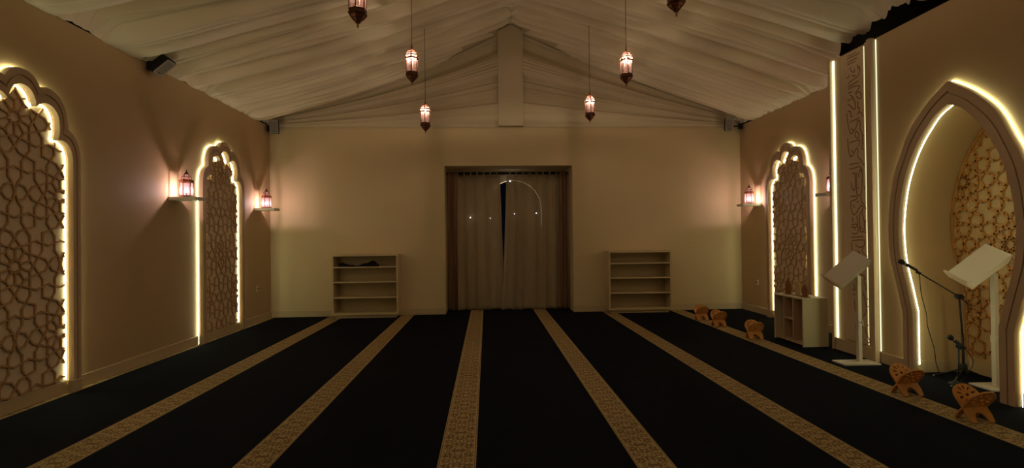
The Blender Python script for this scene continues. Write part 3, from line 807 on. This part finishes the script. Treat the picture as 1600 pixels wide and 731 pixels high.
# ------------------------------------------------------------------ lecterns
def lectern(px, py, base, zp, C, a, b, avec, bvec, label):
    t = empty('lectern', (px, py, 0), label, 'lectern', 'white book lecterns')
    MB().box(base[0]-px, base[1]-px, base[2]-py, base[3]-py, 0, .016).build('base_plate', M['white'], t, bevel=.002)
    A = Vector(avec).normalized(); B = Vector(bvec); B = (B-A*B.dot(A)).normalized(); Nn = A.cross(B).normalized()
    if Nn.z < 0: Nn = -Nn
    c = Vector(C)-Vector((px, py, 0))
    MB().box(-.02, .02, -.02, .02, .016, zp).build('pole', M['white'], t, bevel=.003)
    MB().box(-.024, .024, -.024, .024, .40, .46).build('pole_sleeve', M['white'], t, bevel=.002)
    k = MB(); k.tube([(0, -.024, .43), (0, -.058, .43)], .006, 8); k.tube([(.0, -.056, .40), (0, -.056, .46)], .007, 8)
    k.build('clamp_knob', M['white'], t)
    T = Matrix(((A.x, B.x, Nn.x, c.x), (A.y, B.y, Nn.y, c.y), (A.z, B.z, Nn.z, c.z), (0, 0, 0, 1)))
    # slab with an underside bevelled away towards the upper edge
    bd = MB()
    prof = [(-a/2, 0), (a/2, 0), (a/2, -.012), (a/2-.06, -.045), (-a/2, -.045)]
    TB = T @ Matrix(((1, 0, 0, 0), (0, 0, 1, 0), (0, 1, 0, 0), (0, 0, 0, 1)))
    bd.prism(prof, [], -b/2, b/2, TB)
    bd.build('book_board', M['white'], t, bevel=.002)
    MB().box(-a/2-.020, -a/2, -b/2, b/2, -.048, .036, T).build('book_ledge', M['frame'], t, bevel=.0015)
    s = c-Nn*.045
    MB().tube([(0, 0, zp-.004), tuple(s)], .016, 8).build('neck', M['white'], t)
lectern(3.895, 5.207, (3.66, 4.05, 5.10, 5.30), .915, (3.766, 5.2, 1.001), .385, .30, (.67, -.27, .69), (.10, .95, .29), 'white lectern on the carpet in front of the calligraphy pilaster')
lectern(4.400, 4.245, (4.28, 4.56, 4.15, 4.38), 1.00, (4.314, 4.3, 1.08), .378, .295, (.64, -.34, .69), (.17, .93, .31), 'white lectern standing inside the arched niche behind the microphones')

# ------------------------------------------------------------------ wooden book rests
def rehal_mesh():
    rt = [(.083, -.114), (.050, -.114), (.042, -.080), (.026, -.050), (0, -.039)]
    right = [(.083, -.114), (.093, -.055), (.090, -.02), (.094, .02), (.099, .06)]
    top = [(.099*math.cos(q), .078+.098*math.sin(q)) for q in [PI*i/18 for i in range(19)]]
    inner = spline(rt[1:], 10)
    outr = spline(right, 12)
    outer = outr+top[1:-1]+[(-x, y) for x, y in outr[::-1]]+[(-x, y) for x, y in inner]+inner[::-1][1:]
    holes = []
    cx, cy = 0, .090
    for k in range(10):
        a = 2*PI*k/10+PI/10
        h = []
        for i in range(8):
            q = 2*PI*i/8; u = .019*math.cos(q); v = .0085*math.sin(q)
            h.append((cx+(.056+u)*math.cos(a)-v*math.sin(a), cy+(.056+u)*math.sin(a)+v*math.cos(a)))
        holes.append(h)
    holes.append([(cx+.014*math.cos(2*PI*i/8), cy+.014*math.sin(2*PI*i/8)) for i in range(8)])
    for k in range(10):
        a = 2*PI*k/10
        holes.append([(cx+.030*math.cos(a)+.0035*math.cos(2*PI*i/5), cy+.030*math.sin(a)+.0035*math.sin(2*PI*i/5)) for i in range(5)])
    return outer, holes
ro, rh = rehal_mesh()
def rehal(x, y, rz, label):
    t = empty('book_rest', (x, y, 0), label, 'book rest', 'folding wooden book rests', rz)
    for sg in (1, -1):
        th = math.radians(38)*sg
        # local a -> x, b -> leaning up-and-away, c -> thickness
        bx = Vector((1, 0, 0)); by = Vector((0, math.sin(th), math.cos(th))); bn = bx.cross(by)
        T = Matrix(((bx.x, by.x, bn.x, 0), (bx.y, by.y, bn.y, 0), (bx.z, by.z, bn.z, .0935), (0, 0, 0, 1)))
        MB().prism(ro, rh, -.006, .006, T).build('board', M['rehal'], t)
    return t
R0 = rehal(3.505, 3.545, 0, 'carved wooden book rest nearest the viewer, low at the right photo edge')
dup(R0, (3.522, 4.16, 0), 'carved wooden book rest on the beige border in front of the niche', .03)
dup(R0, (3.488, 6.56, 0), 'carved wooden book rest on the beige border beside the white cabinet', -.04)
dup(R0, (3.458, 7.53, 0), 'carved wooden book rest second from the back wall, foremost of the far pair', .05)
dup(R0, (3.455, 8.14, 0), 'carved wooden book rest farthest away, rear one of the far pair', -.02)

# ------------------------------------------------------------------ microphone stands
t = empty('microphone_boom_stand', (4.374, 4.52, 0), 'tall black boom microphone stand with tripod legs in the niche', 'microphone stand')
MB().tube([(0, 0, .07), (-.006, 0, .42)], .011, 10).tube([(-.006, 0, .40), (-.03, 0, .755)], .008, 10).build('pole', M['black'], t, smooth=True)
MB().tube([(0, 0, .055), (0, 0, .09), (0, 0, .14), (0, 0, .155)], [.016, .03, .026, .013], 12).build('leg_hub', M['blackp'], t, smooth=True)
for fx, fy in ((-.17, .13), (.27, .14), (-.32, -.21)):
    lg = MB().tube([(0, 0, .105), (fx*.97, fy*.97, .012)], .0075, 8).build('leg', M['black'], t, smooth=True)
    MB().sphere((fx, fy, .0105), .0105, 10, 6).build('foot', M['grille'], lg, smooth=True)
MB().tube([(-.03, -.025, .765), (-.03, .028, .765)], .024, 14).sphere((-.03, -.03, .765), .018).build('clutch', M['blackp'], t, smooth=True)
MB().tube([(.06, 0, .690), (-.03, 0, .765), (-.42, 0, .995)], .006, 8).build('boom', M['black'], t, smooth=True)
MB().tube([(-.40, 0, .985), (-.435, 0, 1.0)], .012, 10).build('clip', M['blackp'], t, smooth=True)
def microphone(tip, tail, label):
    tip, tail = Vector(tip), Vector(tail); d = (tail-tip).normalized()
    m = empty('microphone', tuple(tail), label, 'microphone', 'vocal microphones')
    p = lambda q: tuple(tip+d*q-tail); L = (tail-tip).length
    MB().tube([p(0), p(.006), p(.02), p(.04), p(.05)], [.012, .021, .025, .022, .017], 14).build('grille', M['micgrille'], m, smooth=True)
    MB().tube([p(.05), p(.058)], .0185, 14).build('collar', M['chrome'], m, smooth=True)
    MB().tube([p(.058), p(L-.01), p(L)], [.016, .011, .010], 12).build('handle', M['blackp'], m, smooth=True)
    return m
microphone((3.775, 4.52, 1.105), (3.945, 4.52, 1.012), 'black microphone clipped to the high end of the boom stand')
def cable(pts, label):
    s = []
    P = [Vector(p) for p in pts]; Q = [2*P[0]-P[1]]+P+[2*P[-1]-P[-2]]
    for i in range(1, len(Q)-2):
        p0, p1, p2, p3 = Q[i-1:i+3]
        for k in range(6):
            u = k/6; s.append(.5*((2*p1)+(-p0+p2)*u+(2*p0-5*p1+4*p2-p3)*u*u+(-p0+3*p1-3*p2+p3)*u**3))
    s.append(P[-1])
    o = MB().tube(s, .0032, 6).build('microphone_cable', M['blackp'], smooth=True)
    return tag(o, label, 'cable', 'microphone cables')
cable([(3.945, 4.52, 1.010), (3.962, 4.515, .96), (3.972, 4.51, .80), (4.011, 4.505, .62), (4.02, 4.50, .49), (4.075, 4.50, .30), (4.095, 4.50, .15), (4.15, 4.50, .03), (4.2, 4.5, .004), (4.26, 4.49, .004)],
      'thin black cable hanging from the high boom microphone down to the carpet')
t = empty('microphone_desk_stand', (4.196, 4.385, 0), 'short black microphone stand with round foot before the boom stand', 'microphone stand')
MB().lathe([(.075, 0), (.075, .008), (.06, .015), (.016, .020), (.012, .03)], 20).build('round_base', M['black'], t, smooth=True)
MB().tube([(0, 0, .02), (.003, 0, .33)], .007, 10).build('pole', M['black'], t, smooth=True)
MB().tube([(-.016, 0, .352), (.026, 0, .328)], .0185, 10).build('clip', M['blackp'], t, smooth=True)
microphone((4.105, 4.385, .435), (4.262, 4.385, .320), 'black microphone on the short stand, low in the niche')
cable([(4.262, 4.385, .320), (4.30, 4.40, .285), (4.36, 4.43, .235), (4.385, 4.44, .20), (4.37, 4.43, .15), (4.335, 4.44, .09), (4.325, 4.46, .035), (4.29, 4.48, .004), (4.22, 4.485, .004)],
      'thin black cable curling from the low microphone down to the carpet')

# ------------------------------------------------------------------ loudspeakers
def speaker(loc, rot, label, brk):
    t = empty('loudspeaker', loc, label, 'loudspeaker', 'wall loudspeakers')
    R = rot.to_4x4()
    # local: face towards +c, a across, b along the height
    w, h = .074, .116
    rr = [(w-.012, -h), (w, -h+.012), (w, h-.012), (w-.012, h), (-w+.012, h), (-w, h-.012), (-w, -h+.012), (-w+.012, -h)]
    cab = MB().prism(rr, [], -.03, .0, R)
    bk = [(a*.78, b*.84) for a, b in rr]
    n = 8; vs = [(a, b, -.03) for a, b in rr]+[(a, b, -.11) for a, b in bk]
    cab.add(vs, [(i, (i+1) % n, (i+1) % n+n, i+n) for i in range(n)]+[tuple(range(n, 2*n))], R)
    cab.build('cabinet', M['blackp'], t)
    ri = [(a*.93, b*.95) for a, b in rr]; rj = [(a*.74, b*.80) for a, b in rr]
    MB().prism(ri, [rj], .0, .006, R).build('front_frame', M['grillef'], t)
    MB().prism(rj, [], .0, .003, R).build('grille', M['grille'], t)
    MB().box(-.022, .022, -h*.78, -h*.70, .003, .0055, R).build('badge', M['dark'], t)
    MB().tube([tuple(R @ Vector((0, 0, -.105)))]+brk, .012, 8).box(brk[-1][0]-.03, brk[-1][0]+.03, brk[-1][1]-.03, brk[-1][1]+.03, brk[-1][2]-.05, brk[-1][2]+.05).build('bracket', M['black'], t)
def basis(n, b):
    n = Vector(n).normalized(); b = Vector(b); b = (b-n*b.dot(n)).normalized(); a = b.cross(n)
    return Matrix(((a.x, b.x, n.x), (a.y, b.y, n.y), (a.z, b.z, n.z)))
speaker((-3.640, 6.0, 3.335), basis((.62, -.12, -.76), (.77, .0, .63)), 'black loudspeaker tilted steeply down from the top of the left wall', [(-.15, .0, .02)])
speaker((-3.650, 9.02, 3.325), basis((.10, -1, -.12), (0, -.1, 1)), 'dark loudspeaker in the far left corner under the ceiling cloth', [(-.08, .14, 0), (-.145, .16, .0)])
speaker((4.395, 9.02, 3.36), basis((-.14, -1, -.12), (0, -.1, 1)), 'dark loudspeaker in the far right corner under the ceiling cloth', [(.12, .14, 0), (.285, .16, .0)])

# ------------------------------------------------------------------ wall sockets
def socket(x, y, z, sg, label):
    t = empty('wall_socket', (x, y, z), label, 'socket', 'white wall sockets')
    a, b = sorted((0, sg*.009)); MB().box(a, b, -.043, .043, -.043, .043).build('cover_plate', M['plastic'], t, bevel=.003)
    a, b = sorted((sg*.009, sg*.0115)); MB().box(a, b, -.026, .026, -.026, .026).build('socket_insert', M['grillef'], t, bevel=.001)
    a, b = sorted((sg*.0115, sg*.0125)); MB().box(a, b, -.010, -.006, -.01, .01).box(a, b, .006, .010, -.01, .01).build('slots', M['dark'], t)
socket(XL, 8.747, .562, 1, 'white wall socket low on the left wall near the far corner')
socket(XR, 8.749, .535, -1, 'white wall socket low on the right wall near the far corner')

# ------------------------------------------------------------------ curtains
YC = 9.72
t = empty('curtain_rod', (.41, YC, 2.59), 'dark curtain rod across the top of the recess, thickened to suggest shade', 'curtain rod')
MB().tube([(-1.15, 0, 0), (1.15, 0, 0)], .026, 14).build('rod', M['black'], t, smooth=True)  # black and thickened to imitate the shaded gaps between the tabs
for s in (-1, 1): MB().sphere((s*1.135, 0, 0), .02).build('finial', M['black'], t, smooth=True)
def curtain(name, x0, x1, wave, amp, mat, label, yoff, seed, bot=None, top=2.54, tabs=True):
    """pleated cloth; bot = (x0, x1) at the hem"""
    b0, b1 = bot or (x0, x1)
    g = noise1(1/(wave*1.3), seed=seed); g2 = noise1(1/(wave*.45), seed=seed+1)
    nx, nz = 170, 40; mb = MB()
    for j in range(nz+1):
        v = j/nz; z = .012+(top-.012)*v
        for i in range(nx+1):
            u = i/nx; w = v**.8
            xx = (b0+(b1-b0)*u)*(1-w)+(x0+(x1-x0)*u)*w
            s = x0+(x1-x0)*u
            ph = 2*PI*s/wave
            q = math.sin(.5*(ph+2.4*float(g(s+.05*v))))
            y = amp*((.75+.35*(1-v))*(1.2-2.2*abs(q)**.75)*-1+.5*(1-.6*v)*float(g2(s+.1*(1-v))))
            mb.v.append((xx, y, z+(.006*math.sin(ph*.5) if j == 0 else 0)))
    mb.f = [(j*(nx+1)+i, j*(nx+1)+i+1, (j+1)*(nx+1)+i+1, (j+1)*(nx+1)+i) for j in range(nz) for i in range(nx)]
    root = mb.build(name, mat, smooth=True, fixn=False, solid=.0015)
    root.location = (0, YC+yoff, 0)
    if tabs:
        k = int(abs(x1-x0)/.135)
        for q in range(k+1):
            xc = x0+(x1-x0)*(q+.5)/(k+1)
            tb = MB()
            tb.ribbon([(-.016, -.06), (-.029, -.03), (-.030, .018), (0, .038), (.030, .018), (.029, -.03), (.016, -.06)], -.014, .014,
                      Matrix(((0, 0, 1, xc), (1, 0, 0, -yoff), (0, 1, 0, 2.585), (0, 0, 0, 1))))
            tb.build('tab', mat, root, fixn=False, solid=.0015)
    return tag(root, label, 'curtain')
o = curtain('curtain', -.60, .262, .20, .040, M['curtain'], 'sheer beige curtain panel, left one of the parted pair', 0, 31, (-.585, .345))
o['group'] = 'curtains in the recess'
o = curtain('curtain', .385, 1.40, .19, .040, M['curtain'], 'sheer beige curtain panel, right one of the parted pair', -.06, 41, (.265, 1.385))
o['group'] = 'curtains in the recess'
o = curtain('curtain', -.715, -.545, .06, .020, M['drape'], 'narrow dark brown drape gathered at the left end of the rod', -.085, 51, (-.70, -.55), 2.6, False)
o['group'] = 'curtains in the recess'
o = curtain('curtain', 1.385, 1.535, .055, .020, M['drape'], 'narrow dark brown drape gathered at the right end of the rod', -.085, 61, (1.385, 1.52), 2.6, False)
o['group'] = 'curtains in the recess'
# small outdoor lamps glimpsed through the cloth
for (x, z, r), lab in zip([(-.312, 1.762, .012), (.072, 1.746, .008), (.466, 2.465, .016), (.545, 1.828, .01), (.97, 1.837, .013)],
                     ['point of light showing through the left curtain panel, leftmost', 'faint point of light through the left curtain panel near its middle',
                      'bright point of light high beside the curtain gap', 'point of light through the right panel just right of the gap', 'point of light through the right curtain panel, rightmost']):
    y = YC+.11 if abs(x-.5) < .5 else YC+.11
    t = empty('pendant_bulb', (x*y/9.95, y, 1.35+(z-1.35)*y/9.95), lab, 'lamp', 'small lamps behind the curtain')
    MB().sphere((0, 0, 0), r, 10, 6).build('globe', M['dot'], t, smooth=True)
    MB().tube([(0, 0, r*.9), (0, 0, 2.66-(1.35+(z-1.35)*y/9.95))], .0015, 5).build('wire', M['blackp'], t)

# ------------------------------------------------------------------ world, camera, view
w = bpy.data.worlds.new('night'); sc.world = w; w.use_nodes = True
bg = w.node_tree.nodes['Background']; bg.inputs[0].default_value = (.12, .17, .42, 1); bg.inputs[1].default_value = .004
f, yaw, pitch, roll = 800.5, .0493, .0087, -.0117
Rz = Matrix.Rotation(yaw, 3, 'Z'); Rx = Matrix.Rotation(-pitch, 3, 'X')
Mw = Rx @ Rz
r_, fw, up = Vector(Mw[0]), Vector(Mw[1]), Vector(Mw[2])
c, s = math.cos(roll), math.sin(roll)
r2 = c*r_+s*up; u2 = -s*r_+c*up
cam = bpy.data.cameras.new('camera'); cam.sensor_width = 36; cam.lens = f/1600*36; cam.clip_start = .05
co = bpy.data.objects.new('camera', cam); COL.objects.link(co)
b = -fw
co.matrix_world = Matrix(((r2.x, u2.x, b.x, 0), (r2.y, u2.y, b.y, 0), (r2.z, u2.z, b.z, 1.35), (0, 0, 0, 1)))
sc.camera = co
vs = sc.view_settings
sc.display_settings.display_device = 'sRGB'
vs.view_transform = 'Standard'; vs.look = 'None'; vs.gamma = 1; vs.use_curve_mapping = False
vs.exposure = 0.75
